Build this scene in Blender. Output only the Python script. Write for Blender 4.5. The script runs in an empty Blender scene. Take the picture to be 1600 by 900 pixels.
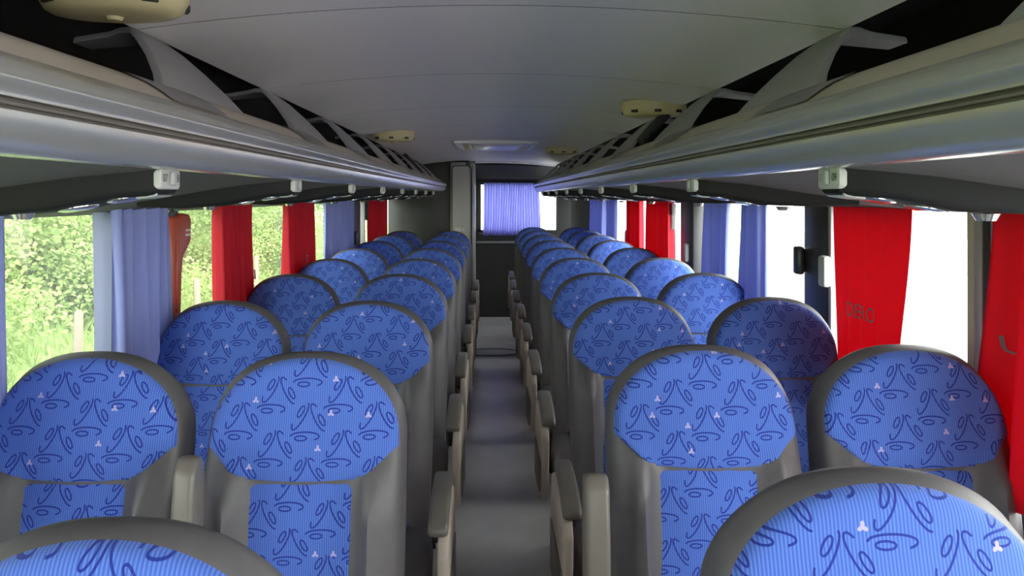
import bpy, bmesh, math, random
from mathutils import Vector, Matrix
random.seed(7)
sc = bpy.context.scene
COL = sc.collection
PI = math.pi
CAMZ = 1.5            # eye height above the coach floor; z below is floor based
XL, XR = -1.17, 1.24  # side walls

# ------------------------------------------------------------------ camera
cd = bpy.data.cameras.new('camera'); cam = bpy.data.objects.new('camera', cd); COL.objects.link(cam)
cam.location = (0, 0, CAMZ); cam.rotation_euler = (PI/2, 0, 0)
cd.lens = 27.0; cd.sensor_width = 36.0
cd.shift_x = (800-766)/1600.0; cd.shift_y = -(450-306)/1600.0
cd.clip_start = 0.02; cd.clip_end = 300
sc.camera = cam
# ------------------------------------------------------------------ world: overcast sky, brighter to the right
w = bpy.data.worlds.new('overcast_sky'); sc.world = w; w.use_nodes = True
nt = w.node_tree; nt.nodes.clear()
wo = nt.nodes.new('ShaderNodeOutputWorld'); bg = nt.nodes.new('ShaderNodeBackground')
tc = nt.nodes.new('ShaderNodeTexCoord'); sx = nt.nodes.new('ShaderNodeSeparateXYZ')
mr = nt.nodes.new('ShaderNodeMapRange')
mr.inputs['From Min'].default_value = -1; mr.inputs['From Max'].default_value = 1
SKY_L, SKY_R = 2.2, 17.0   # from the rear left to the front right
mr.inputs['To Min'].default_value = SKY_L; mr.inputs['To Max'].default_value = SKY_R
nt.links.new(tc.outputs['Generated'], sx.inputs[0]); 
dt = nt.nodes.new('ShaderNodeVectorMath'); dt.operation = 'DOT_PRODUCT'; dt.inputs[1].default_value = (.8, -.5, -.33)
nt.links.new(tc.outputs['Generated'], dt.inputs[0]); nt.links.new(dt.outputs['Value'], mr.inputs['Value'])
bg.inputs['Color'].default_value = (1.0, 0.985, 0.96, 1)
nt.links.new(mr.outputs[0], bg.inputs['Strength']); nt.links.new(bg.outputs[0], wo.inputs[0])
sc.view_settings.view_transform = 'Standard'; sc.view_settings.look = 'None'
sc.view_settings.gamma = 1.0; sc.view_settings.use_curve_mapping = False
sc.view_settings.exposure = 0.0
sc.cycles.max_bounces = 9; sc.cycles.diffuse_bounces = 6; sc.cycles.glossy_bounces = 3
sc.cycles.transparent_max_bounces = 16; sc.cycles.transmission_bounces = 4
sc.cycles.use_denoising = True
sc.cycles.sample_clamp_indirect = 12

# ------------------------------------------------------------------ materials
def rgb(r, g, b):
    f = lambda c: (c/255/12.92) if c/255 <= .04045 else ((c/255+.055)/1.055)**2.4
    return (f(r), f(g), f(b), 1)
def mat(name, col, rough=.6, metal=0, noise=0, nscale=30, spec=.5, bump=0, translucent=0, coat=0):
    m = bpy.data.materials.new(name); m.use_nodes = True
    t = m.node_tree; p = t.nodes['Principled BSDF']
    p.inputs['Base Color'].default_value = col; p.inputs['Roughness'].default_value = rough
    p.inputs['Metallic'].default_value = metal; p.inputs['Specular IOR Level'].default_value = spec
    p.inputs['Coat Weight'].default_value = coat
    if noise or bump:
        c = t.nodes.new('ShaderNodeTexCoord'); n = t.nodes.new('ShaderNodeTexNoise')
        n.inputs['Scale'].default_value = nscale; n.inputs['Detail'].default_value = 5
        t.links.new(c.outputs['Object'], n.inputs['Vector'])
        if noise:
            mx = t.nodes.new('ShaderNodeMixRGB'); mx.inputs[1].default_value = tuple(x*(1-noise) for x in col[:3])+(1,)
            mx.inputs[2].default_value = tuple(min(1, x*(1+noise)) for x in col[:3])+(1,)
            t.links.new(n.outputs[0], mx.inputs[0]); t.links.new(mx.outputs[0], p.inputs['Base Color'])
        if bump:
            b = t.nodes.new('ShaderNodeBump'); b.inputs['Strength'].default_value = bump; b.inputs['Distance'].default_value = .002
            t.links.new(n.outputs[0], b.inputs['Height']); t.links.new(b.outputs[0], p.inputs['Normal'])
    if translucent:
        tr = t.nodes.new('ShaderNodeBsdfTranslucent'); tr.inputs[0].default_value = col
        ms = t.nodes.new('ShaderNodeMixShader'); ms.inputs[0].default_value = translucent
        o = t.nodes['Material Output']
        t.links.new(p.outputs[0], ms.inputs[1]); t.links.new(tr.outputs[0], ms.inputs[2]); t.links.new(ms.outputs[0], o.inputs[0])
    return m

def glass_mat():
    m = bpy.data.materials.new('window_glass'); m.use_nodes = True; t = m.node_tree; t.nodes.clear()
    o = t.nodes.new('ShaderNodeOutputMaterial'); tr = t.nodes.new('ShaderNodeBsdfTransparent'); g = t.nodes.new('ShaderNodeBsdfGlossy')
    tr.inputs[0].default_value = (.93, .96, .95, 1); g.inputs['Roughness'].default_value = .03
    ms = t.nodes.new('ShaderNodeMixShader'); ms.inputs[0].default_value = .05
    t.links.new(tr.outputs[0], ms.inputs[1]); t.links.new(g.outputs[0], ms.inputs[2])
    dust = t.nodes.new('ShaderNodeBsdfTranslucent'); dust.inputs[0].default_value = (.8, .8, .76, 1)
    m2 = t.nodes.new('ShaderNodeMixShader'); m2.inputs[0].default_value = .028
    t.links.new(ms.outputs[0], m2.inputs[1]); t.links.new(dust.outputs[0], m2.inputs[2]); t.links.new(m2.outputs[0], o.inputs[0])
    return m

def fabric_mat(name, axis='Z'):
    m = bpy.data.materials.new(name); m.use_nodes = True; t = m.node_tree; N = t.nodes; L = t.links
    p = N['Principled BSDF']; p.inputs['Roughness'].default_value = .85; p.inputs['Specular IOR Level'].default_value = .25
    p.inputs['Sheen Weight'].default_value = .15
    def M(op, a, b=None, c=None):
        n = N.new('ShaderNodeMath'); n.operation = op
        for i, v in enumerate((a, b, c)):
            if v is None: continue
            if isinstance(v, (int, float)): n.inputs[i].default_value = v
            else: L.new(v, n.inputs[i])
        return n.outputs[0]
    tcn = N.new('ShaderNodeTexCoord'); s = N.new('ShaderNodeSeparateXYZ'); L.new(tcn.outputs['Object'], s.inputs[0])
    oi = N.new('ShaderNodeObjectInfo')
    x = M('ADD', s.outputs['X'], M('MULTIPLY', oi.outputs['Random'], .143))
    z = M('ADD', s.outputs[axis], M('MULTIPLY', oi.outputs['Random'], .091))
    P, R = .143, .0535
    total = None
    for sub in (0, 1):
        for off, rot, vo in ((0, 0, -.009), (.575, 240, 0), (.265, 120, .002)):
            cx = M('SUBTRACT', M('FLOORED_MODULO', M('ADD', x, P*(off+.47*sub)), P), P/2)
            cz = M('SUBTRACT', M('FLOORED_MODULO', M('ADD', z, R*sub+vo), 2*R), R)
            ca, sa = math.cos(math.radians(rot)), math.sin(math.radians(rot))
            a = M('MULTIPLY_ADD', cx, ca, M('MULTIPLY', cz, sa)); b = M('MULTIPLY_ADD', cx, -sa, M('MULTIPLY', cz, ca))
            def ell(rx, ry, oa, ob, th):
                ua = M('ADD', a, oa); vb = M('ADD', b, ob)
                u = M('DIVIDE', ua, rx); v = M('DIVIDE', vb, ry)
                e = M('SQRT', M('ADD', M('MULTIPLY', u, u), M('MULTIPLY', v, v)))
                gu = M('DIVIDE', u, rx); gv = M('DIVIDE', v, ry)
                g = M('SQRT', M('ADD', M('MULTIPLY', gu, gu), M('MULTIPLY', gv, gv)))
                d = M('DIVIDE', M('MULTIPLY', M('ABSOLUTE', M('SUBTRACT', e, 1)), e), g)
                return M('LESS_THAN', d, th)
            r1 = ell(.0122, .0046, .0085, .0002, .00145)
            r2 = ell(.0300, .0085, 0, -.0035, .0015)
            keep = M('MAXIMUM', M('GREATER_THAN', b, .0035), M('GREATER_THAN', a, .020))
            mm = M('MAXIMUM', r1, M('MULTIPLY', r2, keep))
            total = mm if total is None else M('MAXIMUM', total, mm)
    # small pale trefoils on an irregular lattice
    cu, cv = M('DIVIDE', x, .078), M('DIVIDE', z, .069)
    cb = N.new('ShaderNodeCombineXYZ'); L.new(M('FLOOR', cu), cb.inputs[0]); L.new(M('FLOOR', cv), cb.inputs[1])
    wn = N.new('ShaderNodeTexWhiteNoise'); wn.noise_dimensions = '3D'; L.new(cb.outputs[0], wn.inputs['Vector'])
    sw = N.new('ShaderNodeSeparateColor'); L.new(wn.outputs['Color'], sw.inputs[0])
    du = M('MULTIPLY', M('SUBTRACT', M('FRACT', cu), M('MULTIPLY_ADD', sw.outputs[0], .6, .2)), .078)
    dv = M('MULTIPLY', M('SUBTRACT', M('FRACT', cv), M('MULTIPLY_ADD', sw.outputs[1], .6, .2)), .069)
    rr = M('SQRT', M('ADD', M('MULTIPLY', du, du), M('MULTIPLY', dv, dv)))
    th = M('ARCTAN2', du, dv)
    lim = M('MULTIPLY_ADD', M('COSINE', M('MULTIPLY', th, 3)), .0022, .0050)
    tref = M('MULTIPLY', M('LESS_THAN', rr, lim), M('LESS_THAN', sw.outputs[2], .42))
    # woven pin stripe
    st = M('MULTIPLY_ADD', M('SINE', M('MULTIPLY', s.outputs['X'], 2*PI/.0046)), .5, .5)
    def mix(f, c1, c2):
        n = N.new('ShaderNodeMixRGB')
        if isinstance(f, (int, float)): n.inputs[0].default_value = f
        else: L.new(f, n.inputs[0])
        for i, c in ((1, c1), (2, c2)):
            if isinstance(c, tuple): n.inputs[i].default_value = c
            else: L.new(c, n.inputs[i])
        return n.outputs[0]
    base = mix(st, (.044, .108, .46, 1), (.115, .215, .64, 1))
    motif = mix(st, (.006, .016, .19, 1), (.012, .030, .26, 1))
    no = N.new('ShaderNodeTexNoise'); no.inputs['Scale'].default_value = 9; L.new(tcn.outputs['Object'], no.inputs['Vector'])
    c = mix(total, base, motif)
    c = mix(tref, c, (.45, .40, .66, 1))
    c = mix(M('MULTIPLY', no.outputs[0], .25), c, (.05, .09, .42, 1))
    L.new(c, p.inputs['Base Color'])
    return m

MT = dict(
    fabric=fabric_mat('blue_seat_fabric'), fabric_top=fabric_mat('blue_cushion_fabric', 'Y'),
    grey_fabric=mat('grey_seat_vinyl', (.100, .093, .100, 1), .5, noise=.12, nscale=60, bump=.15),
    shell=mat('dark_seat_shell', (.03, .03, .032, 1), .5),
    pad=mat('taupe_armrest_plastic', (.16, .145, .125, 1), .38, noise=.15, nscale=12),
    panel=mat('beige_side_plastic', (.56, .48, .41, 1), .45, noise=.1, nscale=8),
    latch=mat('pale_grey_plastic', (.42, .43, .42, 1), .35),
    black=mat('black_metal', (.012, .012, .013, 1), .5),
    ceiling=mat('ceiling_laminate', (.76, .72, .73, 1), .5, noise=.03, nscale=5),
    seam=mat('ceiling_seam', (.16, .15, .15, 1), .7),
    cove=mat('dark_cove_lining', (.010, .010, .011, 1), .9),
    rack=mat('grey_rack_aluminium', (.47, .46, .43, 1), .24, metal=.5, noise=.05, nscale=3),
    rack_groove=mat('dark_groove_rubber', (.16, .14, .125, 1), .5),
    tan=mat('tan_rack_trim', (.47, .40, .33, 1), .5, noise=.06, nscale=4),
    bracket=mat('grey_bracket_plastic', (.31, .30, .31, 1), .5),
    foot=mat('grey_bracket_foot', (.22, .205, .205, 1), .5),
    underside=mat('dark_grey_rack_felt', (.10, .094, .096, 1), .8, noise=.08, nscale=25, spec=.2),
    pod=mat('charcoal_pod_plastic', (.010, .010, .011, 1), .65, spec=.25),
    plate=mat('number_plate_plastic', (.50, .50, .49, 1), .4),
    ink=mat('dark_ink', (.05, .05, .055, 1), .6),
    chrome=mat('clear_lens', (.6, .6, .6, 1), .12, metal=.8),
    floor=mat('grey_vinyl_floor', (.60, .58, .565, 1), .34, noise=.2, nscale=6),
    wall=mat('grey_side_wall', (.16, .16, .165, 1), .6),
    darkwall=mat('charcoal_rear_panel', (.026, .027, .025, 1), .42, noise=.2, nscale=3),
    post=mat('black_window_post', (.030, .029, .032, 1), .35),
    silver=mat('silver_window_channel', (.42, .42, .44, 1), .35, metal=.4),
    cream=mat('cream_window_channel', (.50, .44, .36, 1), .5),
    header=mat('black_header_vinyl', (.012, .012, .013, 1), .75),
    lav=mat('grey_lavatory_plastic', (.36, .355, .34, 1), .45, noise=.05, nscale=4),
    lavd=mat('grey_lavatory_door', (.50, .49, .46, 1), .42, noise=.05, nscale=4),
    red=mat('red_curtain_cloth', (.55, .006, .030, 1), .75, noise=.08, nscale=200, translucent=.44),
    blue=mat('periwinkle_curtain_cloth', (.30, .34, .66, 1), .75, noise=.08, nscale=200, translucent=.33),
    rblue=mat('violet_blue_curtain_cloth', (.27, .28, .74, 1), .75, noise=.08, nscale=200, translucent=.5),
    hem=mat('pale_blue_curtain_lining', (.38, .40, .60, 1), .75, translucent=.3),
    letter=mat('grey_curtain_print', (.20, .17, .18, 1), .8),
    wletter=mat('white_curtain_print', (.75, .72, .74, 1), .8),
    orange=mat('red_orange_plastic', (.42, .075, .035, 1), .35),
    vent=mat('aged_cream_plastic', (.50, .42, .24, 1), .4, noise=.08, nscale=10),
    hatch=mat('white_light_frame', (.88, .87, .88, 1), .4),
    lens=mat('frosted_lamp_lens', (.80, .80, .84, 1), .3),
    glass=glass_mat(),
    leaf=mat('leaf_green', (.19, .29, .09, 1), .6, noise=.5, nscale=1.3, translucent=.35),
    leaf2=mat('leaf_yellow_green', (.27, .37, .12, 1), .6, noise=.4, nscale=1.5, translucent=.35),
    grass=mat('grass_green', (.24, .34, .11, 1), .8, noise=.4, nscale=1.2),
    bark=mat('grey_brown_bark', (.19, .14, .10, 1), .9, noise=.3, nscale=14),
    wood=mat('weathered_post_wood', (.22, .18, .14, 1), .9, noise=.2, nscale=20),
    gravel=mat('pale_concrete', (.70, .70, .68, 1), .9, noise=.1, nscale=4),
    plaster=mat('white_plaster', (.80, .80, .78, 1), .8), bglass=mat('blue_grey_pane', (.25, .33, .42, 1), .2),
    wire=mat('grey_wire', (.35, .35, .35, 1), .4, metal=.8),
)

# ------------------------------------------------------------------ helpers
def tag(o, label=None, cat=None, group=None, kind=None):
    if label: o['label'] = label
    if cat: o['category'] = cat
    if group: o['group'] = group
    if kind: o['kind'] = kind
    return o
def thing(name, label, cat, loc=(0, 0, 0), group=None):
    o = bpy.data.objects.new(name, None); COL.objects.link(o); o.location = loc; o.empty_display_size = .1
    return tag(o, label, cat, group)
class MB:
    def __init__(s): s.v = []; s.f = []; s.m = []
    def add(s, vs, fs, mi=0):
        o = len(s.v); s.v += [tuple(v) for v in vs]; s.f += [tuple(i+o for i in f) for f in fs]; s.m += [mi]*len(fs); return s
    def box(s, x0, x1, y0, y1, z0, z1, mi=0):
        v = [(x, y, z) for x in (x0, x1) for y in (y0, y1) for z in (z0, z1)]
        return s.add(v, [(0, 1, 3, 2), (4, 6, 7, 5), (0, 4, 5, 1), (2, 3, 7, 6), (0, 2, 6, 4), (1, 5, 7, 3)], mi)
    def grid(s, fn, nu, nv, mi=0):
        v = [fn(i/nu, j/nv) for i in range(nu+1) for j in range(nv+1)]
        f = [(i*(nv+1)+j, (i+1)*(nv+1)+j, (i+1)*(nv+1)+j+1, i*(nv+1)+j+1) for i in range(nu) for j in range(nv)]
        return s.add(v, f, mi)
    def rings(s, rings, closed=True, cap0=False, cap1=False, mi=0):
        n = len(rings[0]); v = [p for r in rings for p in r]; f = []
        for k in range(len(rings)-1):
            for i in range(n if closed else n-1):
                j = (i+1) % n; f.append((k*n+i, k*n+j, (k+1)*n+j, (k+1)*n+i))
        if cap0: f.append(tuple(range(n-1, -1, -1)))
        if cap1: f.append(tuple((len(rings)-1)*n+i for i in range(n)))
        return s.add(v, f, mi)
    def prism(s, poly, fn0, fn1, mi=0):
        a = [fn0(p) for p in poly]; b = [fn1(p) for p in poly]; return s.rings([a, b], cap0=True, cap1=True, mi=mi)
    def tube(s, pts, r, n=8, mi=0, closed=False):
        pts = [Vector(p) for p in pts]; rs = []
        for i, p in enumerate(pts):
            a = pts[(i-1) % len(pts)] if (i or closed) else p; b = pts[(i+1) % len(pts)] if (i < len(pts)-1 or closed) else p
            d = (b-a).normalized(); up = Vector((0, 0, 1)) if abs(d.z) < .9 else Vector((1, 0, 0))
            u = d.cross(up).normalized(); q = d.cross(u); rr = r[i] if isinstance(r, (list, tuple)) else r
            rs.append([p+rr*(math.cos(2*PI*k/n)*u+math.sin(2*PI*k/n)*q) for k in range(n)])
        if closed: rs.append(rs[0])
        return s.rings(rs, cap0=not closed, cap1=not closed, mi=mi)
    def build(s, name, mats, parent=None, smooth=False, bevel=0, sub=0, seg=2, recalc=True, angle=None):
        me = bpy.data.meshes.new(name); me.from_pydata(s.v, [], s.f)
        if not isinstance(mats, (list, tuple)): mats = [mats]
        for m in mats: me.materials.append(m)
        for p, i in zip(me.polygons, s.m): p.material_index = i
        bm = bmesh.new(); bm.from_mesh(me)
        bmesh.ops.remove_doubles(bm, verts=bm.verts, dist=1e-5)
        if recalc: bmesh.ops.recalc_face_normals(bm, faces=bm.faces)
        if bevel:
            ed = [e for e in bm.edges if len(e.link_faces) == 2 and e.calc_face_angle(0) > .5]
            bmesh.ops.bevel(bm, geom=ed, offset=bevel, segments=seg, profile=.5, affect='EDGES', clamp_overlap=True)
        bm.to_mesh(me); bm.free()
        if smooth or bevel:
            for p in me.polygons: p.use_smooth = True
            me.set_sharp_from_angle(angle=angle or math.radians(42))
        o = bpy.data.objects.new(name, me); COL.objects.link(o)
        if parent: o.parent = parent
        if sub:
            md = o.modifiers.new('subdivision', 'SUBSURF'); md.levels = sub; md.render_levels = sub
        return o
def struct(name, mb, m, **k): return tag(mb.build(name, m, **k), kind='structure')
def copy_tree(o, parent=None):
    c = o.copy(); COL.objects.link(c); c.parent = parent
    for ch in o.children: copy_tree(ch, c)
    return c
def ss(a, b, x):
    t = max(0, min(1, (x-a)/(b-a))); return t*t*(3-2*t)

# ------------------------------------------------------------------ shell
YF, YR = -2.4, 9.5
struct('floor', MB().box(XL, XR, YF, YR, -.06, 0), MT['floor'])
def zc(x): return CAMZ+.412-.052*(x/.76)**2
# ceiling of curved laminate panels, each lapping the next
mb = MB(); SP = .93; k0 = -4
for k in range(k0, 9):
    y0 = 1.66+SP*k; y1 = min(y0+SP, 9.15)
    if y0 > 9.1: break
    def top(u, v, y0=y0, y1=y1):
        x = -.765+1.53*u; return (x, y0+.002+(y1-y0-.004)*v, zc(x))
    mb.grid(top, 24, 3)
    mb.grid(lambda u, v, y0=y0: (-.765+1.53*u, y0-.006+.012*v, zc(-.765+1.53*u)+.005), 24, 1, 1)
for s in (-1, 1): mb.add([(s*.765, YF, zc(.765)), (s*.765, 9.15, zc(.765)), (s*.765, 9.15, zc(.765)+.09), (s*.765, YF, zc(.765)+.09)], [(0, 1, 2, 3)])
struct('ceiling', mb, [MT['ceiling'], MT['seam']], smooth=True, recalc=False)
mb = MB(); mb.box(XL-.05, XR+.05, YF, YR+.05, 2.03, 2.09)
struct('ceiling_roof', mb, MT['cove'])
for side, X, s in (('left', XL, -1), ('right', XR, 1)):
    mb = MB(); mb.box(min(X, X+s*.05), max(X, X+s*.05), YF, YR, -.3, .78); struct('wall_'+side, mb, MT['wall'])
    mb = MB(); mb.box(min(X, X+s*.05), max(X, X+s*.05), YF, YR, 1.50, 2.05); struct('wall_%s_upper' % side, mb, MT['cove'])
    mb = MB(); mb.box(min(X-s*.05, X+s*.05), max(X-s*.05, X+s*.05), YF, YR, .76, .80); struct('trim_%s_sill' % side, mb, MT['wall'], bevel=.006)
# unseen front bulkhead; windscreen opened only on the right, to light the right-hand seats
mb = MB(); mb.box(XL, XR, YF-.05, YF, 0, .8); mb.box(XL, XR, YF-.05, YF, 1.9, 2.05); mb.box(XL, -.10, YF-.05, YF, .8, 1.9); mb.box(1.18, XR, YF-.05, YF, .8, 1.9)
struct('wall_front', mb, MT['wall'])
struct('window_windscreen', MB().box(XL+.01, XR-.01, YF-.03, YF-.02, .8, 1.9), MT['glass'])
# rear wall
mb = MB(); mb.box(XL, XR, YR, YR+.05, 0, 1.05); mb.box(XL, -.166, YR, YR+.05, 1.05, 2.03); mb.box(.835, XR, YR, YR+.05, 1.05, 2.03); mb.box(-.166, .835, YR, YR+.05, 1.665, 2.03)
struct('wall_rear', mb, MT['darkwall'])
mb = MB(); mb.grid(lambda u, v: (-.17+1.37*u, 9.5-.35*(1-v)**1.5, 1.67+.20*(1-v)-.05*u*u*(1-v)), 12, 8)
struct('trim_rear_header', mb, MT['header'], smooth=True, recalc=False)
mb = MB(); mb.rings([[(x, 9.14+dy, zc(x*.9)-.010+dz) for dy, dz in ((-.012, .012), (-.016, -.002), (0, -.012), (.02, -.006), (.02, .012))] for x in [-.18+1.0*i/16 for i in range(17)]], cap0=True, cap1=True)
struct('trim_ceiling_end', mb, MT['hatch'], smooth=True)
struct('trim_rear_ledge', MB().box(-.17, 1.2, YR-.05, YR, .915, .94), MT['silver'], bevel=.005)
mb = MB(); mb.box(-.166, -.115, YR-.012, YR+.03, 1.05, 1.665); mb.box(.815, .835, YR-.012, YR+.03, 1.05, 1.665); mb.box(-.166, .835, YR-.012, YR+.03, 1.05, 1.08); mb.box(-.166, .835, YR-.012, YR+.03, 1.64, 1.665)
struct('trim_rear_window_frame', mb, MT['post'], bevel=.003)
struct('window_rear', MB().box(-.115, .815, YR+.01, YR+.016, 1.08, 1.64), MT['glass'])
struct('wall_rear_corner', MB().grid(lambda u, v: (1.0+.24*math.sin(u*PI/2), 9.5-.28*(1-math.cos(u*PI/2)), .8+.75*v), 8, 1), MT['darkwall'], smooth=True, recalc=False)
# floor hatch ring
mb = MB(); mb.tube([(.0+.27*math.cos(a)*(1 if True else 0), 7.35+.16*math.sin(a), .006) for a in [2*PI*i/40 for i in range(40)]], .006, 6, closed=True)
struct('trim_floor_ring', mb, MT['silver'], smooth=True)

# side windows: posts and panes
def post(n, s, y0, y1, m, depth=.05, out=.0):
    X = XR if s > 0 else XL
    a, b = X-s*depth, X+s*.04
    if y0 > 1: y0 *= .975; y1 *= .975
    mb = MB(); mb.box(min(a, b), max(a, b), y0, y1, .79, 1.51)
    return struct('trim_%d' % n, mb, MT[m], bevel=.006)
pR = [(.30, .42, 'post'), (1.855, 1.878, 'silver'), (1.88, 1.908, 'post'), (1.910, 1.94, 'silver'), (1.941, 1.97, 'cream'), (2.78, 2.99, 'post'), (2.755, 2.777, 'silver'),
      (4.62, 4.93, 'post'), (6.64, 6.86, 'post')]
pL = [(.30, .42, 'post'), (3.64, 3.70, 'post'), (2.79, 2.83, 'silver'), (6.38, 6.80, 'post'), (7.02, 7.06, 'silver'), (8.40, 8.60, 'post')]
n = 1
for lst, s in ((pL, -1), (pR, 1)):
    for a, b, m in lst: post(n, s, a, b, m); n += 1
wn_ = 1; panes = {}
for s, X, cuts in ((-1, XL, [YF, .35, 2.81, 3.67, 6.6, 8.9]), (1, XR, [YF, .35, 1.9, 2.9, 4.8, 6.75, 9.4])):
    for a, b in zip(cuts[:-1], cuts[1:]):
        x = X+s*.02
        o = struct('window_%d' % wn_, MB().box(x-.002, x+.002, a+.01, b-.01, .79, 1.51), MT['glass']); panes[wn_] = o; wn_ += 1
def window_latch(parent, s, y, z, m):
    X = (XR if s > 0 else XL)-s*.05
    mb = MB(); mb.box(min(X, X-s*.03), max(X, X-s*.03), y-.028, y+.028, z-.055, z+.055)
    o = mb.build('latch', MT[m], parent, bevel=.012); return o
window_latch(panes[8], 1, 2.70, 1.235, 'latch'); window_latch(panes[9], 1, 2.925, 1.255, 'post')
window_latch(panes[9], 1, 4.60, 1.16, 'latch'); window_latch(panes[10], 1, 6.62, 1.15, 'latch'); window_latch(panes[4], -1, 6.36, 1.15, 'shell')

# ------------------------------------------------------------------ lavatory cabin at the rear left
t = thing('lavatory_cabin', 'charcoal lavatory cabin with grey door at rear left of coach', 'cabin', (0, 0, 0))
MB().box(XL+.005, -.455, 8.75, 9.49, .003, 2.02).build('partition', MT['darkwall'], t, bevel=.008)
mb = MB(); mb.box(-.452, -.178, 8.70, 9.49, .003, 1.885); mb.build('corner_column', MT['lav'], t, bevel=.02, seg=3)
def rrect(x0, x1, z0, z1, r, n=6):
    out = []
    for cx, cz, a0 in ((x1-r, z1-r, 0), (x0+r, z1-r, 90), (x0+r, z0+r, 180), (x1-r, z0+r, 270)):
        for i in range(n+1):
            a = math.radians(a0+90*i/n); out.append((cx+r*math.cos(a), cz+r*math.sin(a)))
    return out
d = MB().prism(rrect(-.428, -.222, .15, 1.835, .04), lambda p: (p[0], 8.70, p[1]), lambda p: (p[0], 8.688, p[1])).build('door', MT['lavd'], t, bevel=.004)
mb = MB(); mb.tube([(x, 8.694, z) for x, z in rrect(-.435, -.215, .143, 1.842, .045)], .005, 6, closed=True); mb.build('door_seal', MT['black'], t, smooth=True)
MB().box(-.275, -.225, 8.694, 8.70, 1.85, 1.872).build('sensor', MT['black'], t)
mb = MB(); mb.box(-.40, -.33, 8.684, 8.688, 1.095, 1.135); mb.box(-.315, -.295, 8.684, 8.688, 1.10, 1.13); mb.build('sticker', MT['wletter'], d)
MB().box(-.204, -.19, 8.66, 8.70, .2, 1.80).build('grab_rail', MT['silver'], t, bevel=.005)

# ------------------------------------------------------------------ luggage racks
PROF_LIP = [(.530, .0425), (.515, .0425), (.502, .046), (.492, .055), (.485, .068), (.481, .080), (.480, .0865)]
PROF_G = [(.480, .0865), (.487, .0875), (.487, .0905), (.480, .0915), (.4795, .0945), (.487, .0955), (.487, .0985), (.4795, .0995)]
PROF_UP = [(.4795, .0995), (.479, .104), (.475, .110), (.470, .116), (.4695, .121), (.474, .129), (.486, .139), (.505, .149), (.522, .155)]
PROF_TAN = [(.522, .155), (.540, .170), (.560, .184), (.582, .195), (.590, .192)]
UND = [(.530, .0425), (.66, .028), (.76, .012), (.90, -.012), (1.05, -.036), (1.16, -.056)]
BY = [1.66+SP*k for k in range(-3, 8)]
def side_rack(s, yend, label):
    t = thing('luggage_rack', label, 'luggage rack', (s*.5, yend/2, CAMZ))
    off = Vector((-s*.5, -yend/2, 0))
    lipx = (XR if s > 0 else -XL)-.004
    und = [(x if x < 1.1 else lipx-.002, z if s < 0 else (z*.75 if x > .8 else z)) for x, z in UND]
    ys = [YF+.02]+[YF+.02+(yend-.35-YF)*i/30 for i in range(1, 31)]
    # rounded end: pull the profile outwards and flatten
    ends = [(yend-.35+.35*math.sin(a), 1-math.cos(a)) for a in [PI/2*i/8 for i in range(1, 9)]]
    sect = [(y, 0) for y in ys]+ends
    def sweep(prof, name, m, smooth=True):
        rings = []
        for y, e in sect:
            rings.append([Vector((s*(x+(.20*e*(1-(x-.47)/(lipx-.47)))), y, .09+(z-.09)*(1-.15*e)))+off for x, z in prof])
        mb = MB(); mb.rings(rings, closed=False)
        o = mb.build(name, m, t, smooth=smooth, recalc=False, angle=math.radians(60)); return o
    sweep(PROF_LIP, 'lower_lip', MT['rack']); sweep(PROF_G, 'groove', MT['rack_groove']); sweep(PROF_UP, 'upper_lip', MT['rack'])
    sweep(PROF_TAN, 'trim_strip', MT['tan']); sweep(und, 'underside', MT['underside'])
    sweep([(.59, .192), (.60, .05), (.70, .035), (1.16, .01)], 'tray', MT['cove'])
    # end cap
    y, e = sect[-1]; poly = (PROF_TAN[::-1]+PROF_UP[::-1]+PROF_G[::-1]+PROF_LIP[::-1]+und[1:]+[(lipx, 0.0), (.70, .035), (.6, .05)])
    mb = MB(); pts = [Vector((s*(x+(.20*e*(1-(x-.47)/(lipx-.47)))), y, .09+(z-.09)*(1-.15*e)))+off for x, z in poly]
    mb.add(pts, [tuple(range(len(pts)))]); mb.build('end_cap', MT['underside'], t)
    for yb in BY:
        if yb > yend-.3: continue
        path = [(.572, .185, -.31, .15), (.61, .228, -.235, .14), (.66, .278, -.155, .13), (.71, .323, -.09, .12), (.755, .356, -.045, .105), (.785, .359, -.03, .10), (.82, .354, -.01, .09), (.90, .344, .0, .08)]
        mb = MB(); rings = []
        for i, (x, z, a, b) in enumerate(path):
            nx, nz = (.018, .026) if i < 4 else (.004, .014)
            rings.append([Vector((s*x, yb+a, z))+off, Vector((s*x, yb+b, z))+off, Vector((s*(x+nx), yb+b, z-nz if i > 3 else z))+off, Vector((s*(x+nx), yb+a, z-nz if i > 3 else z))+off])
        mb.rings(rings, cap0=True, cap1=True); br = mb.build('bracket', MT['bracket'], t, bevel=.003)
        # foot: lapped over the tan trim
        mb = MB(); P = [(x-.0035, z+.002) for x, z in PROF_TAN[:4]]
        def ft(u, v):
            i = min(2, int(v*3)); fr = v*3-i; x = P[i][0]*(1-fr)+P[i+1][0]*fr; z = P[i][1]*(1-fr)+P[i+1][1]*fr
            c = .05*math.sin(v*PI/2)
            return Vector((s*x, yb-.40-.10*v+c+(.26+.02*v)*u, z))+off
        mb.grid(ft, 6, 9); mb.build('bracket_foot', MT['foot'], br, smooth=True, recalc=False)
    return t
side_rack(-1, 8.62, 'grey overhead luggage rack above the left windows ending at the lavatory')
side_rack(1, 8.75, 'grey overhead luggage rack above the right windows beside the rear window')

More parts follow.
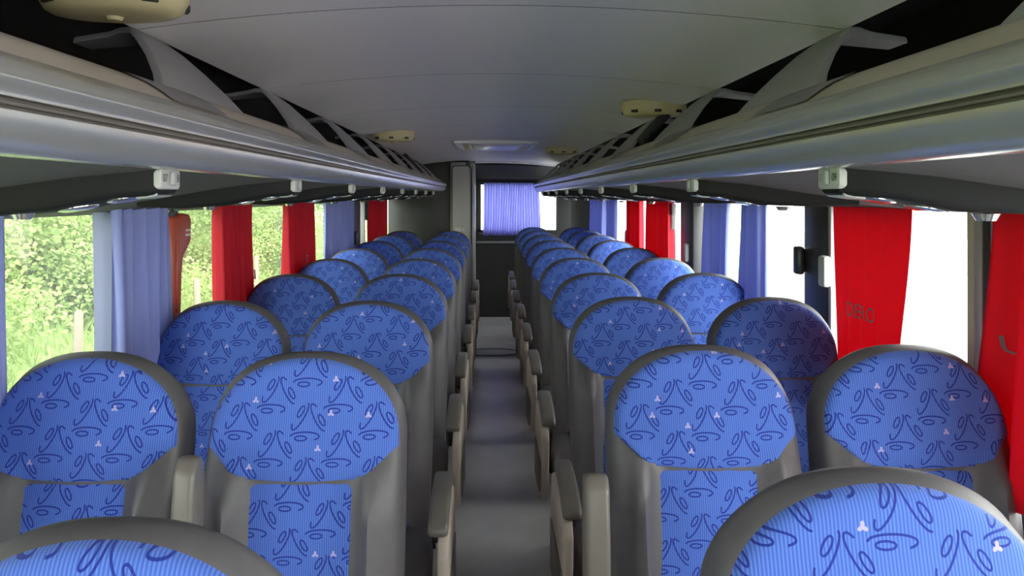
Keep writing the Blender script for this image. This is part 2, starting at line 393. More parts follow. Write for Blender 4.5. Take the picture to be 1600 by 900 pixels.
# corrugated duct segments among the racks
def duct(s, y, label):
    t = thing('air_hose', label, 'hose', (s*.66, y, CAMZ+.27))
    pts = [(s*(-.07+.02*i/1.0*.9), .02*i*.3, -.06+.019*i) for i in range(8)]
    fine = []; rad = []
    for i in range(49):
        f = i/48*7; a = int(min(6, f)); fr = f-a
        fine.append(tuple(pts[a][k]*(1-fr)+pts[a+1][k]*fr for k in range(3))); rad.append(.026+.004*math.sin(i*PI))
    for i in range(49): rad[i] = .017+(.004 if i % 2 else 0)
    mb = MB(); mb.tube(fine, rad, 12); o = mb.build('hose_body', MT['shell'], t, smooth=True)
duct(1, 3.02, 'dark corrugated air hose rising from the right luggage rack')
duct(-1, 6.35, 'dark corrugated air hose rising from the left luggage rack')

# service pods with seat number plates
def text_mesh(body, size):
    c = bpy.data.curves.new('t', 'FONT'); c.body = body; c.size = size; c.align_x = 'CENTER'; c.align_y = 'CENTER'; c.resolution_u = 3
    o = bpy.data.objects.new('t', c); COL.objects.link(o); bpy.context.view_layer.update()
    me = bpy.data.meshes.new_from_object(o.evaluated_get(bpy.context.evaluated_depsgraph_get()))
    bm = bmesh.new(); bm.from_mesh(me); bmesh.ops.triangulate(bm, faces=bm.faces)
    for _ in range(4):
        bmesh.ops.subdivide_edges(bm, edges=[e for e in bm.edges if e.calc_length() > size*.12], cuts=1)
    bmesh.ops.triangulate(bm, faces=[f for f in bm.faces if len(f.verts) > 3])
    vs = [tuple(v.co) for v in bm.verts]; fs = [tuple(v.index for v in f.verts) for f in bm.faces]
    bm.free(); bpy.data.objects.remove(o); bpy.data.curves.remove(c); bpy.data.meshes.remove(me)
    return vs, fs
def pod(s, numbers=None):
    t = thing('reading_light_panel', 'x', 'light panel', (0, 0, 0))
    # cross sections along x: (x, halfwidth, ztop, zbottom)
    xs0 = .532
    secs = [(xs0, .034, .044, .004), (xs0+.01, .04, .044, .000), (.60, .060, .036, -.004), (.70, .075, .024, -.024), (.82, .09, .004, -.034), (.93, .095, -.012, -.030)]
    if s > 0: secs = [(x, h_, zt, zb*(.82 if x > .8 else 1)) for x, h_, zt, zb in secs]
    mb = MB(); rings = []
    for x, hw, zt, zb in secs:
        h = zt-zb; r = min(.012, h*.4)
        rings.append([(s*x, yy, zz) for yy, zz in ((-hw, zt), (-hw, zb+r), (-hw+r*.3, zb+r*.3), (-hw+r, zb), (hw-r, zb), (hw-r*.3, zb+r*.3), (hw, zb+r), (hw, zt))])
    mb.rings(rings, cap0=True, cap1=True); mb.build('housing', MT['pod'], t, smooth=True, angle=math.radians(50))
    pl = MB().prism(rrect(-.038, .038, .011, .0455, .008, 4), lambda p: (s*(xs0-.004), p[0], p[1]), lambda p: (s*(xs0+.012), p[0]*1.02, p[1]-.002)).build('number_plate', MT['plate'], t, bevel=.002)
    MB().box(min(s*(xs0-.004), s*(xs0-.012)), max(s*(xs0-.004), s*(xs0-.012)), -.008, .008, .017, .040).build('call_button', MT['latch'], pl, bevel=.003)
    for i, x in enumerate((.60, .68)):
        zb = -.004-(x-.60)*.19
        mb = MB(); c = [(s*(x+.030*math.cos(a)), .034*math.sin(a)) for a in [2*PI*k/20 for k in range(20)]]
        mb.rings([[(px, py, zb+.004-(px*s-x)*.19) for px, py in c], [(px, py, zb-.002-(px*s-x)*.19) for px, py in c], [(s*x+(px-s*x)*.7, py*.7, zb-.005-(px*s-x)*.14) for px, py in c]], cap1=True)
        mb.build('reading_lamp', MT['chrome'], t, smooth=True)
    mb = MB(); mb.tube([(s*.775, 0, -.028), (s*.775, 0, -.039)], [.02, .014], 14); mb.build('air_nozzle', MT['chrome'], t, smooth=True)
    mb = MB(); mb.prism([(.536, .006), (.572, -.001), (.572, -.0055), (.540, -.001)], lambda p: (s*p[0], -.032, p[1]), lambda p: (s*p[0], .032, p[1])); mb.build('pale_edge', MT['latch'], t, bevel=.002)
    return t, pl
ordw = ['first', 'second', 'third', 'fourth', 'fifth', 'sixth', 'seventh', 'eighth', 'ninth', 'tenth', 'eleventh']
for s, ys, side in ((-1, [1.27+.845*k for k in range(8)], 'left'), (1, [1.20+.83*k for k in range(9)], 'right')):
    proto, pl = pod(s)
    proto['group'] = 'reading light panels under the %s rack' % side
    copies = [proto]+[copy_tree(proto) for _ in ys[1:]]
    for k, (o, y) in enumerate(zip(copies, ys)):
        o.location = (0, y, CAMZ)
        o['label'] = 'charcoal reading light panel under the %s luggage rack, %s from the camera' % (side, ordw[k])
    # numbers legible only on the nearest plate
    for txt, yy in ((('07', -.023), ('08', .023)) if s < 0 else (('10', .022), ('09', -.022))):
        vs, fs = text_mesh(txt, .018)
        d = 1 if s < 0 else -1
        MB().add([(s*.5272, yy+d*v[0]*1.0,   .0285+v[1]) for v in vs], fs).build('seat_number', MT['ink'], pl, recalc=False)

# ------------------------------------------------------------------ ceiling fittings
def dome(x, y, label, sc_=1):
    t = thing('ceiling_vent', label, 'ceiling vent', (x, y, zc(x)-.005), 'cream vents on the ceiling')
    n = 40; prof = [(.13, .012), (.131, -.010), (.128, -.026), (.120, -.040), (.108, -.047), (.085, -.050), (.0005, -.051)]
    mb = MB(); tilt = 0
    mb.rings([[(r*1.0*math.cos(a), r*.62*math.sin(a), z+tilt*r*math.cos(a)*.8) for a in [2*PI*i/n for i in range(n)]] for r, z in prof])
    mb.build('housing', MT['vent'], t, smooth=True, recalc=True)
    for a in (-135, -90, -45, 20, 160):
        a = math.radians(a); c, s_ = math.cos(a), math.sin(a)
        px, py = .121*c, .121*.62*s_
        tx, ty = -s_, .62*c; L_ = math.hypot(tx, ty); tx /= L_; ty /= L_
        mb = MB(); nx, ny = ty, -tx
        pts = []
        for zz in (-.037, -.026):
            for q in (-.013, .013):
                for dd in (-.010, .0075):
                    pts.append((px+tx*q+nx*dd, py+ty*q+ny*dd, zz+tilt*px*.8))
        mb.add(pts, [(0, 1, 3, 2), (4, 6, 7, 5), (0, 4, 5, 1), (2, 3, 7, 6), (0, 2, 6, 4), (1, 5, 7, 3)])
        mb.build('slot', MT['black'], t)
    mb = MB(); mb.tube([(0, 0, -.050), (0, 0, -.057)], [.016, .011], 14); mb.build('knob', MT['vent'], t, smooth=True)
    return t
dome(-.665, 1.36, 'cream round ceiling vent at top left of the photo, nearest the camera')
dome(-.585, 4.62, 'cream round ceiling vent farther back above the left luggage rack')
dome(.66, 3.10, 'cream round ceiling vent above the right luggage rack, nearer one')
dome(.575, 6.10, 'cream round ceiling vent above the right luggage rack, farther back')
t = thing('ceiling_light', 'white framed rectangular light panel set in the middle of the ceiling', 'ceiling light', (.03, 6.2, zc(.03)))
x0, x1, y0, y1 = -.30, .33, -.52, .42
mb = MB()
for a, b, c, d in ((x0, x1, y0, y0+.05), (x0, x1, y1-.05, y1), (x0, x0+.05, y0, y1), (x1-.05, x1, y0, y1)): mb.box(a, b, c, d, -.022, .0)
mb.build('frame', MT['hatch'], t, bevel=.004)
MB().box(x0+.05, x1-.05, y0+.05, y1-.05, -.008, .002).build('recess', MT['vent'], t)
MB().box(-.16, .19, y0+.10, y1-.12, -.026, -.008).build('diffuser', MT['lens'], t, bevel=.006)
for xx in (-.19, .20): MB().box(xx-.01, xx+.01, y0+.1, y1-.12, -.022, -.008).build('clip', MT['hatch'], t, bevel=.003)

# ------------------------------------------------------------------ seats
TOP = 1.153; HW = .212; RYS = .190; ZB = .38
def halfw(z):     # silhouette half width
    ry = RYS; c = TOP-ry
    if z <= c: return HW-.006*ss(.75, .5, z)
    q = min(1, (z-c)/ry); return HW*(1-q**2.35)**(1/2.35)
CEN = (0, .80)
def outline(n=72):
    pts = [];
    ry = RYS; c = TOP-ry
    arc = []
    m = 44
    for i in range(m+1):
        a = PI*i/m; ca, sa = math.cos(a), math.sin(a)
        arc.append((HW*math.copysign(abs(ca)**(2/2.35), ca), c+ry*abs(sa)**(2/2.35)))
    pts += arc
    for i in range(1, 9):
        z = c+(ZB+.03-c)*i/8; pts.append((-halfw(z), z))
    pts += [(-halfw(ZB)+.02, ZB)]+[(-(HW-.03)+2*(HW-.03)*i/6, ZB) for i in range(1, 6)]+[(halfw(ZB)-.02, ZB)]
    for i in range(8, 0, -1):
        z = c+(ZB+.03-c)*i/8; pts.append((halfw(z), z))
    return pts
OUT = outline()
OUTA = sorted((math.atan2(z-CEN[1], x-CEN[0]), math.hypot(x-CEN[0], z-CEN[1])) for x, z in OUT)
def s_of(x, z):
    a = math.atan2(z-CEN[1], x-CEN[0]); r = math.hypot(x-CEN[0], z-CEN[1])
    L = OUTA
    if a <= L[0][0] or a >= L[-1][0]: R = L[0][1]
    else:
        lo = 0; hi = len(L)-1
        while hi-lo > 1:
            mid = (lo+hi)//2
            if L[mid][0] <= a: lo = mid
            else: hi = mid
        f = (a-L[lo][0])/max(1e-9, L[hi][0]-L[lo][0]); R = L[lo][1]*(1-f)+L[hi][1]*f
    return r/R
LEAN = math.tan(math.radians(9))
def yf(x, z, s=None):
    if s is None: s = s_of(x, z)
    y = (z-TOP)*LEAN
    low = ss(TOP-.19, TOP-.28, z)
    y -= .058*ss(.118, .140, abs(x))*low*(1-.55*ss(.150, .205, abs(x)))*(1-ss(.45, .36, z)*.6)
    y -= .014*ss(TOP-.04, TOP-.20, z)*(1-low)         # head bulge
    y += .022*(abs(x)/HW)**2.2*(1-.5*low)
    s0 = .90
    if s > s0:
        q = min(1, (s-s0)/(1-s0)); y += .034*(1-math.sqrt(max(0, 1-q*q)))
    return y
def build_seat():
    root = thing('coach_seat', 'x', 'seat')
    # padded back shell
    S = [.0, .15, .3, .45, .6, .7, .78, .84, .88, .91, .94, .965, .985, 1.0]
    mb = MB(); rings = []
    for s in S[1:]:
        rings.append([(CEN[0]+s*(x-CEN[0]), yf(CEN[0]+s*(x-CEN[0]), CEN[1]+s*(z-CEN[1]), s), CEN[1]+s*(z-CEN[1])) for x, z in OUT])
    def back(sc_, d): return [(x*sc_, (z-TOP)*LEAN+d*(.62+.38*ss(TOP-.01, TOP-.16, z)), CEN[1]+sc_*(z-CEN[1])) for x, z in OUT]
    rings += [back(1.006, .072), back(1.0, .092), back(.975, .108), back(.93, .118), back(.6, .125), back(.1, .125)]
    mb.rings(rings, cap0=True, cap1=True)
    body = mb.build('backrest', MT['grey_fabric'], root, smooth=True, angle=math.radians(80))
    # head panel of patterned cloth
    hp = []
    for i in range(61):
        a = PI*i/60; ca, sa = math.cos(a), math.sin(a)
        hp.append(((HW*.965)*math.copysign(abs(ca)**(2/2.1), ca), TOP-.175+(.170)*abs(sa)**(2/2.1)))
    hp += [(-HW*.965, TOP-.187), (-.18, TOP-.205), (-.15, TOP-.228), (-.124, TOP-.25)]
    hp += [(-.124+.248*i/10, TOP-.25-.006*math.sin(PI*i/10)) for i in range(1, 10)]
    hp += [(.124, TOP-.25), (.15, TOP-.228), (.18, TOP-.205), (HW*.965, TOP-.187)]
    c2 = (0, TOP-.14); rr = []
    for s in (.02, .2, .35, .5, .62, .72, .8, .86, .91, .95, .98, 1.0):
        off = .0065 if s < .97 else (.005 if s < .99 else -.004)
        rr.append([(c2[0]+s*(x-c2[0]), yf(c2[0]+s*(x-c2[0]), c2[1]+s*(z-c2[1]))-off, c2[1]+s*(z-c2[1])) for x, z in hp])
    mb = MB(); mb.rings(rr, cap0=True); mb.build('headrest_cover', MT['fabric'], root, smooth=True, angle=math.radians(80))
    # lower panel
    z1, z0 = TOP-.2525, .40
    def lp(u, v):
        x = -.123+.246*u; x *= (1-.04*v); z = z1+(z0-z1)*v; e = min(u, 1-u, v*1.8)
        return (x, yf(x, z)-(.006 if e > .02 else -.006)-.008*math.sin(PI*min(1, v*3))*math.sin(PI*u), z)
    MB().grid(lp, 28, 30).build('lumbar_cover', MT['fabric'], root, smooth=True, recalc=True, angle=math.radians(80))
    # cushion
    mb = MB(); rings = []
    for y, hw, zt, zb in ((-.535, .15, .42, .35), (-.54, .195, .445, .33), (-.525, .215, .48, .315), (-.48, .225, .507, .30), (-.40, .227, .512, .30), (-.25, .226, .500, .30), (-.13, .222, .495, .30), (-.08, .20, .48, .31)):
        ring = []
        for i in range(28):
            a = 2*PI*i/28; ca, sa = math.cos(a), math.sin(a)
            ring.append((hw*math.copysign(abs(ca)**.35, ca), y, (zt+zb)/2+(zt-zb)/2*math.copysign(abs(sa)**.45, sa)))
        rings.append(ring)
    mb.rings(rings, cap0=True, cap1=True); cu = mb.build('cushion', MT['grey_fabric'], root, smooth=True, angle=math.radians(80))
    def ct(u, v):
        y = -.538+.40*v; x = (-.145+.29*u)
        tab = [(-.538, .425), (-.53, .460), (-.51, .495), (-.48, .5075), (-.40, .5125), (-.25, .5005), (-.11, .4955)]
        z = tab[-1][1]
        for (ya, za), (yb, zb_) in zip(tab[:-1], tab[1:]):
            if ya <= y <= yb: z = za+(zb_-za)*(y-ya)/(yb-ya)
        return (x, y-(.004 if v < .05 else 0), z+.004)
    MB().grid(ct, 8, 24).build('cushion_cover', MT['fabric_top'], cu, smooth=True, recalc=False)
    # base
    mb = MB(); mb.box(-.19, .19, -.47, -.10, .22, .30); mb.build('seat_frame', MT['black'], root, bevel=.01)
    for x in (-.15, .15):
        mb = MB(); mb.tube([(x, -.42, .001), (x, -.36, .22)], .016, 8); mb.build('leg', MT['black'], root, smooth=True)
        mb = MB(); mb.tube([(x, -.08, .001), (x, -.14, .22)], .016, 8); mb.build('leg', MT['black'], root, smooth=True)
    return root
def armrest(root, side, up=False, panel=True, middle=False):
    xc = side*(.285 if middle else .262)
    hw = .022 if middle else .026; up_z = .065 if middle else 0
    if not up:
        prof = [(-.565, .652), (-.55, .672), (-.48, .694), (-.38, .706), (-.27, .705), (-.235, .690), (-.25, .668), (-.36, .668), (-.46, .655), (-.55, .635)]
    else:
        prof = [(-.205, .60), (-.165, .60), (-.135, .70), (-.125, .85+up_z), (-.125, .905+up_z), (-.140, .925+up_z), (-.165, .925+up_z), (-.185, .90+up_z), (-.20, .80+up_z)]
    mb = MB(); mb.prism(prof, lambda p: (xc-hw, p[0], p[1]), lambda p: (xc+hw, p[0], p[1]))
    a = mb.build('armrest', MT['pad'], root, bevel=.011, seg=3)
    if up:
        mb = MB(); mb.box(xc-.020, xc+.020, -.235, -.20, .60, .71); mb.box(xc-.012, xc+.012, -.238, -.225, .615, .70)
        mb.build('latch', MT['latch'], a, bevel=.005)
    if panel:
        pp = [(-.28, .672), (-.44, .668), (-.555, .640), (-.585, .60), (-.575, .50), (-.54, .40), (-.50, .345), (-.20, .30), (-.12, .34), (-.16, .55), (-.20, .64)]
        x0, x1 = (side*.262, side*.290)
        mb = MB(); mb.prism(pp, lambda p: (x0, p[0], p[1]), lambda p: (x1, p[0], p[1]))
        MBp = mb.build('side_panel', MT['panel'], root, bevel=.008, seg=2)
        mb = MB(); mb.prism([(-.548, .50), (-.20, .50), (-.20, .345), (-.49, .375)], lambda p: (side*.2895, p[0], p[1]), lambda p: (side*.295, p[0], p[1]))
        mb.build('recline_cover', MT['pad'], MBp, bevel=.002)
        mb = MB(); mb.tube([(side*.235, -.36, .56), (side*.265, -.36, .56)], .02, 10); mb.build('pivot', MT['black'], root, smooth=True)

proto = {}
for nm in ('left_aisle', 'right_aisle', 'window', 'right_aisle_up', 'left_window_up'):
    o = build_seat(); proto[nm] = o
base_children = None
armrest(proto['left_aisle'], +1); armrest(proto['right_aisle'], -1)
armrest(proto['right_aisle_up'], -1, up=True)
armrest(proto['left_window_up'], +1, up=True, panel=False, middle=True)
# share meshes of identical parts between the five kinds
ref = {c.name.split('.')[0]: c for c in proto['window'].children}
used = set()
def place_seat(kind, x, y, label, group, dz=0, rx=0):
    if kind not in used: used.add(kind); o = proto[kind]
    else: o = copy_tree(proto[kind])
    o.location = (x, y, dz); o['label'] = label; o['group'] = group
    o.rotation_euler = (0, 0, rx)
    return o
rng = random.Random(3)
LY = [.775]+[1.66+.84*k for k in range(8)]
RY = [.93]+[1.74+.835*k for k in range(9)]
jit = lambda a: rng.uniform(-a, a)
for k, y in enumerate(LY):
    lab = 'blue patterned seat beside the aisle on the left, %s row from the camera' % ordw[k]
    if k == 0: lab = 'grey-rimmed blue patterned seat cut off by the bottom left edge of the photo'
    place_seat('left_aisle', -.398, y+jit(.015)*(k > 1), lab, 'blue seats left of the aisle', rx=jit(.01))
    if k: place_seat('left_window_up' if k == 1 else 'window', -.873, y+jit(.02)*(k > 1),
        ('blue patterned seat by the left window with raised taupe armrest' if k == 1 else 'blue patterned seat by the left windows, %s row from the camera' % ordw[k]), 'blue seats left of the aisle', rx=jit(.01))
for k, y in enumerate(RY):
    lab = 'blue patterned seat beside the aisle on the right, %s row from the camera' % ordw[k]
    if k == 0: lab = 'blue patterned seat in the bottom right corner, nearest of the right-hand seats'
    if k == 1: lab = 'blue patterned seat right of the aisle with its grey armrest raised upright'
    place_seat('right_aisle_up' if k == 1 else 'right_aisle', .481, y+jit(.015)*(k > 1), lab, 'blue seats right of the aisle', rx=jit(.01))
    if k: place_seat('window', .955, y+jit(.02)*(k > 1), 'blue patterned seat by the right windows, %s row from the camera' % ordw[k], 'blue seats right of the aisle', rx=jit(.01))

# ------------------------------------------------------------------ curtains
def curtain(s, ya, yb, m, label, ytb=None, folds=5, amp=.030, text=None, seed=0, ztop=1.50, zbot=.82, hem=None, group='curtains on the side windows'):
    X = XR if s > 0 else XL
    r = random.Random(seed); ph = [r.uniform(0, 6.28) for _ in range(3)]
    kf = .971 if s > 0 else .952
    ytb = ytb or (ya, yb)
    ya, yb, ba, bb = ya*kf, yb*kf, ytb[0]*kf, ytb[1]*kf
    def fn(u, v):  # v 0 top 1 bottom
        ee = ss(0, 1, v)
        a = ya+(ba-ya)*ee; b = yb+(bb-yb)*ee
        y = a+(b-a)*(u+.012*math.sin(2*PI*folds*u+ph[0]))
        am = amp*(.75+.35*v)
        w_ = math.sin(2*PI*folds*u+ph[0]+.35*math.sin(3*v+ph[1])+1.2*math.sin(2*PI*u+ph[2])); w_ = math.copysign(abs(w_)**.75, w_)
        d = .080+am*w_+am*.4*math.sin(2*PI*folds*.43*u+ph[1]+v)+am*.25*math.sin(2*PI*folds*2.3*u+ph[2])
        return (X-s*d, y, ztop+(zbot-ztop)*v)
    root = thing('window_curtain', label, 'curtain', (X-s*.07, (ya+yb)/2, ztop), group)
    ox = Vector(root.location)
    mb = MB(); mb.grid(lambda u, v: Vector(fn(u, v))-ox, max(24, folds*14), 14)
    c = mb.build('curtain_cloth', MT[m], root, smooth=True, recalc=False, angle=3.1)
    sol = c.modifiers.new('thickness', 'SOLIDIFY'); sol.thickness = .0015
    mb = MB(); mb.tube([Vector((X-s*.06, ya-.02, ztop-.002))-ox, Vector((X-s*.06, yb+.02, ztop-.002))-ox], .006, 6); mb.build('curtain_rail', MT['silver'], root, smooth=True)
    if hem:
        ha, hb = hem[0]*kf, hem[1]*kf
        def hf(u, v):
            y = ha+(hb-ha)*(u)+(.05*v)*(u > .5)
            return Vector((X-s*(.05+.006*math.sin(u*5+v*2)), y, ztop+(zbot-ztop)*v))-ox
        tag(MB().grid(hf, 10, 10).build('lining', MT['hem'], root, smooth=True, recalc=False, angle=3.1), label='pale blue curtain lining hanging behind')
    if text:
        body, yc, zcen, size, mm = text; yc *= kf
        vs, fs = text_mesh(body, size); d = 1 if s < 0 else -1
        out = []
        for v in vs:
            y = yc+d*v[0]; z = zcen+v[1]; vv = (ztop-z)/(ztop-zbot)
            a = ya+(ba-ya)*ss(0, 1, vv); b = yb+(bb-yb)*ss(0, 1, vv)
            u = max(0, min(1, (y-a)/(b-a)))
            for _ in range(12): u = max(0, min(1, u+(y-fn(u, vv)[1])/(b-a)*.8))
            p = fn(u, vv)
            out.append(Vector((p[0]-s*.010, y, p[2]))-ox)
        MB().add(out, fs).build('lettering', MT[mm], root, recalc=False)
    return root
curtain(-1, 1.30, 1.80, 'blue', 'periwinkle curtain cut off by the left edge of the photo', ytb=(1.25, 1.82), folds=6, seed=1)
curtain(-1, 2.31, 2.71, 'blue', 'periwinkle curtain beside the red-orange emergency lever on the left', folds=5, seed=2, hem=(2.27, 2.42))
curtain(-1, 3.22, 3.64, 'red', 'nearer of the two adjacent red curtains at left, lettered D', ytb=(3.26, 3.66), folds=5, seed=3, text=('DE', 3.60, 1.15, .060, 'wletter'))
curtain(-1, 4.25, 4.86, 'red', 'farther of the two adjacent red curtains at left, lettered DE', folds=5, seed=4, text=('DÉ', 4.66, 1.135, .066, 'wletter'))
curtain(-1, 5.35, 6.36, 'blue', 'gathered pale blue curtain hanging beside the far left window post', folds=9, seed=5, amp=.022)
curtain(-1, 7.35, 8.38, 'red', 'farthest left red curtain just before the lavatory wall', folds=7, seed=6)
curtain(1, 1.35, 1.80, 'red', 'red curtain cut off by the right edge of the photo', ytb=(1.30, 1.87), folds=4, seed=7, text=('UE', 1.765, 1.16, .06, 'letter'))
curtain(1, 2.17, 2.67, 'red', 'wide bright red curtain with grey letters on the right', ytb=(2.27, 2.64), folds=4, seed=98, amp=.0025, text=('DERO', 2.46, 1.135, .066, 'letter'))
curtain(1, 3.36, 3.62, 'blue', 'nearer of two periwinkle curtains at the right middle window', folds=4, seed=9)
curtain(1, 3.88, 4.20, 'blue', 'farther of two periwinkle curtains at the right middle window', folds=4, seed=10)
curtain(1, 5.10, 5.72, 'red', 'nearer of the two narrow red curtains at far right', folds=4, seed=11)
curtain(1, 6.10, 6.60, 'red', 'farther of the two narrow red curtains at far right', folds=4, seed=12)
curtain(1, 7.25, 7.85, 'blue', 'slim periwinkle curtain, nearer one at the last right window', folds=4, seed=13)
curtain(1, 8.05, 9.15, 'blue', 'gathered periwinkle curtain beside the rear right corner', folds=8, seed=14)
# rear window curtain
root = thing('rear_curtain', 'gathered periwinkle curtain across the middle of the rear window', 'curtain', (.265, 9.45, 1.66))
def rc(u, v):
    x = -.345+.69*u+.01*math.sin(2*v+5*u)+(-.02+.03*u)*v
    a = .012+.008*abs(v-.5)
    return (x, a*math.sin(2*PI*22*u+.6*math.sin(4*v+9*u))+.006*math.sin(2*PI*51*u), -.002-.645*v)
MB().grid(rc, 300, 12).build('curtain_cloth', MT['rblue'], root, smooth=True, recalc=False, angle=3.1)
mb = MB()
for zz in (-.022, -.625): mb.tube([(-.40, .02, zz), (.40, .02, zz)], .004, 6)
mb.build('curtain_cord', MT['silver'], root, smooth=True)

# emergency lever
t = thing('emergency_lever', 'red-orange plastic emergency window lever beside the left periwinkle curtain', 'emergency lever', (XL+.045, 2.68, 1.25))
pl = [(.0, .19), (-.07, .175), (-.085, .12), (-.08, -.05), (-.075, -.19), (-.03, -.20), (-.005, -.185), (.005, -.02), (.015, .03), (.05, .06), (.085, .085), (.09, .16), (.075, .185)]
mb = MB(); mb.prism(pl, lambda p: (0, p[0], p[1]), lambda p: (.05, p[0], p[1])); mb.build('lever_body', MT['orange'], t, bevel=.012, seg=3)
mb = MB(); mb.box(.048, .056, -.055, -.025, -.15, .10); mb.build('rib', MT['orange'], t, bevel=.003)
mb = MB(); mb.box(.0495, .0515, .03, .07, .125, .132); mb.box(.0495, .0515, .03, .07, .108, .115); mb.build('print', MT['wletter'], t)
mb = MB(); mb.tube([(.01, -.05, .15), (.04, -.04, .20)], .012, 8); mb.build('hook', MT['shell'], t, smooth=True)
# small holders near the posts
for s, y, lab in ((1, 4.98, 'dark plastic hammer holder at the top of a right window post'), (-1, 6.92, 'black plastic hammer holder hanging on the far left window post')):
    X = (XR if s > 0 else XL)-s*.04
    t = thing('hammer_holder', lab, 'hammer holder', (X, y, 1.36))
    mb = MB(); mb.prism([(-.03, .09), (.03, .09), (.035, .03), (.012, .01), (.012, -.07), (-.012, -.08), (-.015, .01), (-.035, .03)], lambda p: (0, p[0], p[1]), lambda p: (-s*.03, p[0], p[1])); mb.build('holder_body', MT['foot' if s > 0 else 'shell'], t, bevel=.004)
    mb = MB(); mb.box(min(0, -s*.035), max(0, -s*.035), -.022, .022, .10, .125); mb.build('cap', MT['shell'], t, bevel=.004)

# ------------------------------------------------------------------ outside
def gz(x, y):
    d = -x
    base = -1.15+.25*ss(2, 4.5, d)+1.6*ss(4.8, 12, d)+.06*math.sin(x*1.7+y)+.05*math.sin(y*1.3)
    return base
mb = MB(); mb.grid(lambda u, v: (-2-28*u**1.5, -15+70*v, gz(-2-28*u**1.5, -15+70*v)), 50, 90)
struct('ground_grass_bank', mb, MT['grass'], smooth=True, recalc=False)
mb = MB(); mb.grid(lambda u, v: (-2+32*u, -15+70*v, -1.16), 4, 4); struct('ground_yard', mb, MT['gravel'], recalc=False)
# grass blades as stuff
rg = random.Random(11); mb = MB()
for i in range(16000):
    x = -2.6-9*rg.random()**1.3; y = 1+ -x*1.2+rg.random()*(16) - 2
    z = gz(x, y); h = rg.uniform(.12, .38); a = rg.uniform(0, PI); wv = rg.uniform(.008, .02); lx, ly = rg.uniform(-.15, .15), rg.uniform(-.15, .15)
    dx, dy = math.cos(a)*wv, math.sin(a)*wv
    mb.add([(x-dx, y-dy, z-.02), (x+dx, y+dy, z-.02), (x+lx*.4+dx*.6, y+ly*.4+dy*.6, z+h*.6), (x+lx, y+ly, z+h)], [(0, 1, 2), (0, 2, 3)])
tag(mb.build('tall_grass', MT['leaf2'], recalc=False), 'tall yellow-green grass on the bank outside the left windows', 'grass', kind='stuff')
def leafball(m, seed, n, rx, ry, rz, ls, trunk=None, hollow=.35):
    r = random.Random(seed); mb = MB()
    cl = [(r.gauss(0, .45)*rx, r.gauss(0, .45)*ry, r.uniform(-.8, .9)*rz) for _ in range(26)]
    for i in range(n):
        c = cl[r.randrange(len(cl))]
        p = Vector((c[0]+r.gauss(0, .22)*rx, c[1]+r.gauss(0, .22)*ry, c[2]+r.gauss(0, .2)*rz))
        u = Vector((r.gauss(0, 1), r.gauss(0, 1), r.gauss(0, .6))).normalized(); q = u.cross(Vector((r.gauss(0, 1), r.gauss(0, 1), r.gauss(0, 1)))).normalized()
        L_ = ls*r.uniform(.6, 1.4); W_ = L_*.32
        mb.add([p-u*L_*.5, p+q*W_, p+u*L_*.5, p-q*W_], [(0, 1, 2, 3)])
    return mb
def make_tree(kind):
    root = thing('x', 'x', 'tree')
    if kind == 'tree':
        root.name = 'leafy_tree'
        mb = leafball('leaf', 5, 11000, 1.7, 1.7, 1.9, .10); o = mb.build('foliage', MT['leaf'], root, recalc=False); o.location = (0, 0, 2.9)
        mb = MB(); mb.tube([(0, 0, -.1), (.1, .05, .9), (.0, .15, 1.9), (.15, .1, 3.2)], [.17, .13, .11, .05], 9)
        mb.tube([(.05, .1, 1.3), (.5, .5, 2.0), (.9, .6, 2.8)], [.07, .05, .02], 7); mb.tube([(.02, .1, 1.1), (-.5, -.3, 1.9), (-.8, -.6, 2.7)], [.07, .05, .02], 7)
        mb.build('trunk', MT['bark'], root, smooth=True)
    else:
        root.name = 'leafy_bush'; root['category'] = 'bush'
        mb = leafball('leaf', 9, 10000, 1.3, 1.3, .85, .075); o = mb.build('foliage', MT['leaf2'], root, recalc=False); o.location = (0, 0, .75)
        mb = MB()
        for k in range(5):
            a = k*1.3; mb.tube([(0, 0, -.05), (.3*math.cos(a), .3*math.sin(a), .5), (.6*math.cos(a), .6*math.sin(a), 1.1)], [.03, .02, .008], 5)
        mb.build('stem', MT['bark'], root, smooth=True)
    return root
tr = make_tree('tree'); bu = make_tree('bush')
tp = [(-7.2, 15.5, 1.0), (-9.0, 11.0, 1.2), (-6.6, 20.0, 1.0), (-10, 18, 1.3), (-8.5, 26, 1.2), (-12, 14, 1.4), (-12.5, 23, 1.4), (-10.5, 7.5, 1.1), (-6.8, 32, 1.2), (-14, 31, 1.5), (-13, 9, 1.3)]
for i, (x, y, s) in enumerate(tp):
    o = tr if i == 0 else copy_tree(tr); o.location = (x, y, gz(x, y)); o.rotation_euler = (0, 0, i*2.1); o.scale = (s, s, s)
    o['group'] = 'trees outside the left windows'
    o['label'] = 'green leafy tree growing on the bank outside the left windows'
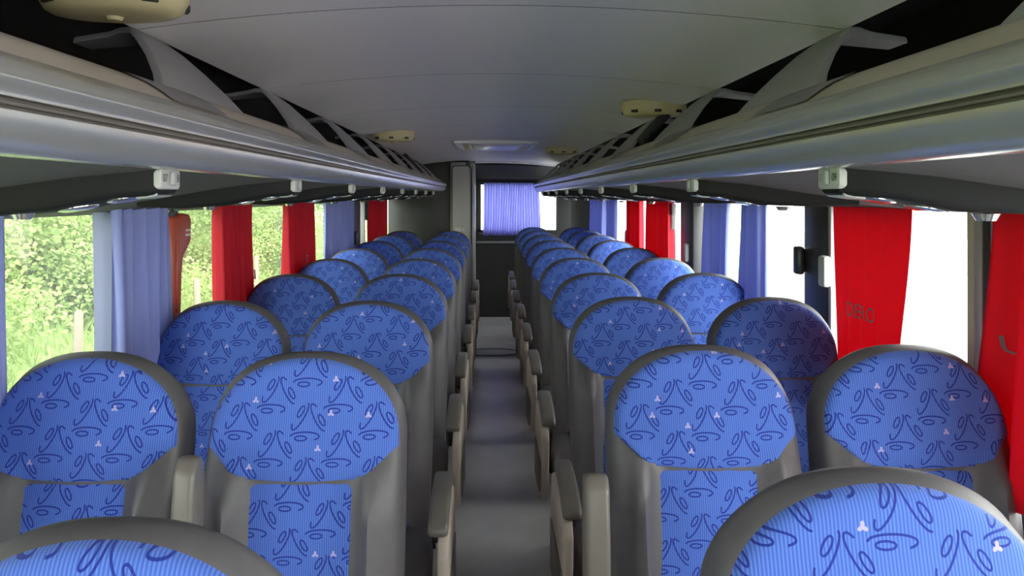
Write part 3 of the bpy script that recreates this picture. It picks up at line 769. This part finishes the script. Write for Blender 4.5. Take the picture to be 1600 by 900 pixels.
bp = [(-6.0, 8.2, .9), (-7.5, 10.2, 1.1), (-6.2, 12.6, .9), (-5.9, 16.8, .9), (-7.4, 13.4, 1.2), (-5.6, 22, .9), (-8.6, 8.0, 1.2), (-6.4, 6.3, .8), (-8.0, 17.5, 1.3), (-7, 24.5, 1.2), (-5.4, 27.5, 1), (-9.8, 13, 1.4), (-9.5, 21, 1.4), (-7.6, 5.4, 1.0), (-10.2, 9.8, 1.4)]
for i, (x, y, s) in enumerate(bp):
    o = bu if i == 0 else copy_tree(bu); o.location = (x, y, gz(x, y)); o.rotation_euler = (0, 0, i*1.7); o.scale = (s, s, s)
    o['group'] = 'bushes outside the left windows'
    o['label'] = 'yellow-green bush on the bank outside the left windows'
fp = [(-4.6, 8.5, .04), (-4.6, 12.1, -.03), (-4.6, 15.0, .02), (-4.6, 18.4, .03), (-4.6, 22.5, -.02), (-4.6, 5.0, .03)]
for i, (x, y, a) in enumerate(fp):
    mb = MB(); hh = 1.15
    mb.tube([(0, 0, -.1), (.01, .0, .5), (.0, .01, hh-.03), (0, .01, hh)], [.055, .05, .048, .03], 7)
    o = mb.build('fence_post', MT['wood'], smooth=True); o.location = (x, y, gz(x, y)); o.rotation_euler = (a, a*1.4, 0)
    tag(o, 'weathered wooden fence post in the grass, %s along the fence outside left windows' % (ordw[(i+1) % 6]), 'fence post', 'fence posts outside the left windows')
# pale building across the yard on the right
t = thing('building', 'overexposed white building across the yard outside the right windows', 'building', (16, 18, -1.16))
MB().box(0, 6, -16, 18, 0, 3.4).build('wall', MT['plaster'], t)
MB().box(-.4, 6.3, -16.3, 18.3, 3.4, 3.6).build('roof', MT['plaster'], t)
for y in (-13, -8, -3, 2, 7, 12):
    o = MB().box(-.03, .02, y, y+1.6, 1.2, 2.5).build('window', MT['bglass'], t)
    mb = MB(); mb.box(-.06, -.03, y+.77, y+.83, 1.2, 2.5); mb.box(-.06, -.03, y-.05, y+1.65, 1.13, 1.2); mb.build('window_frame', MT['plaster'], o)
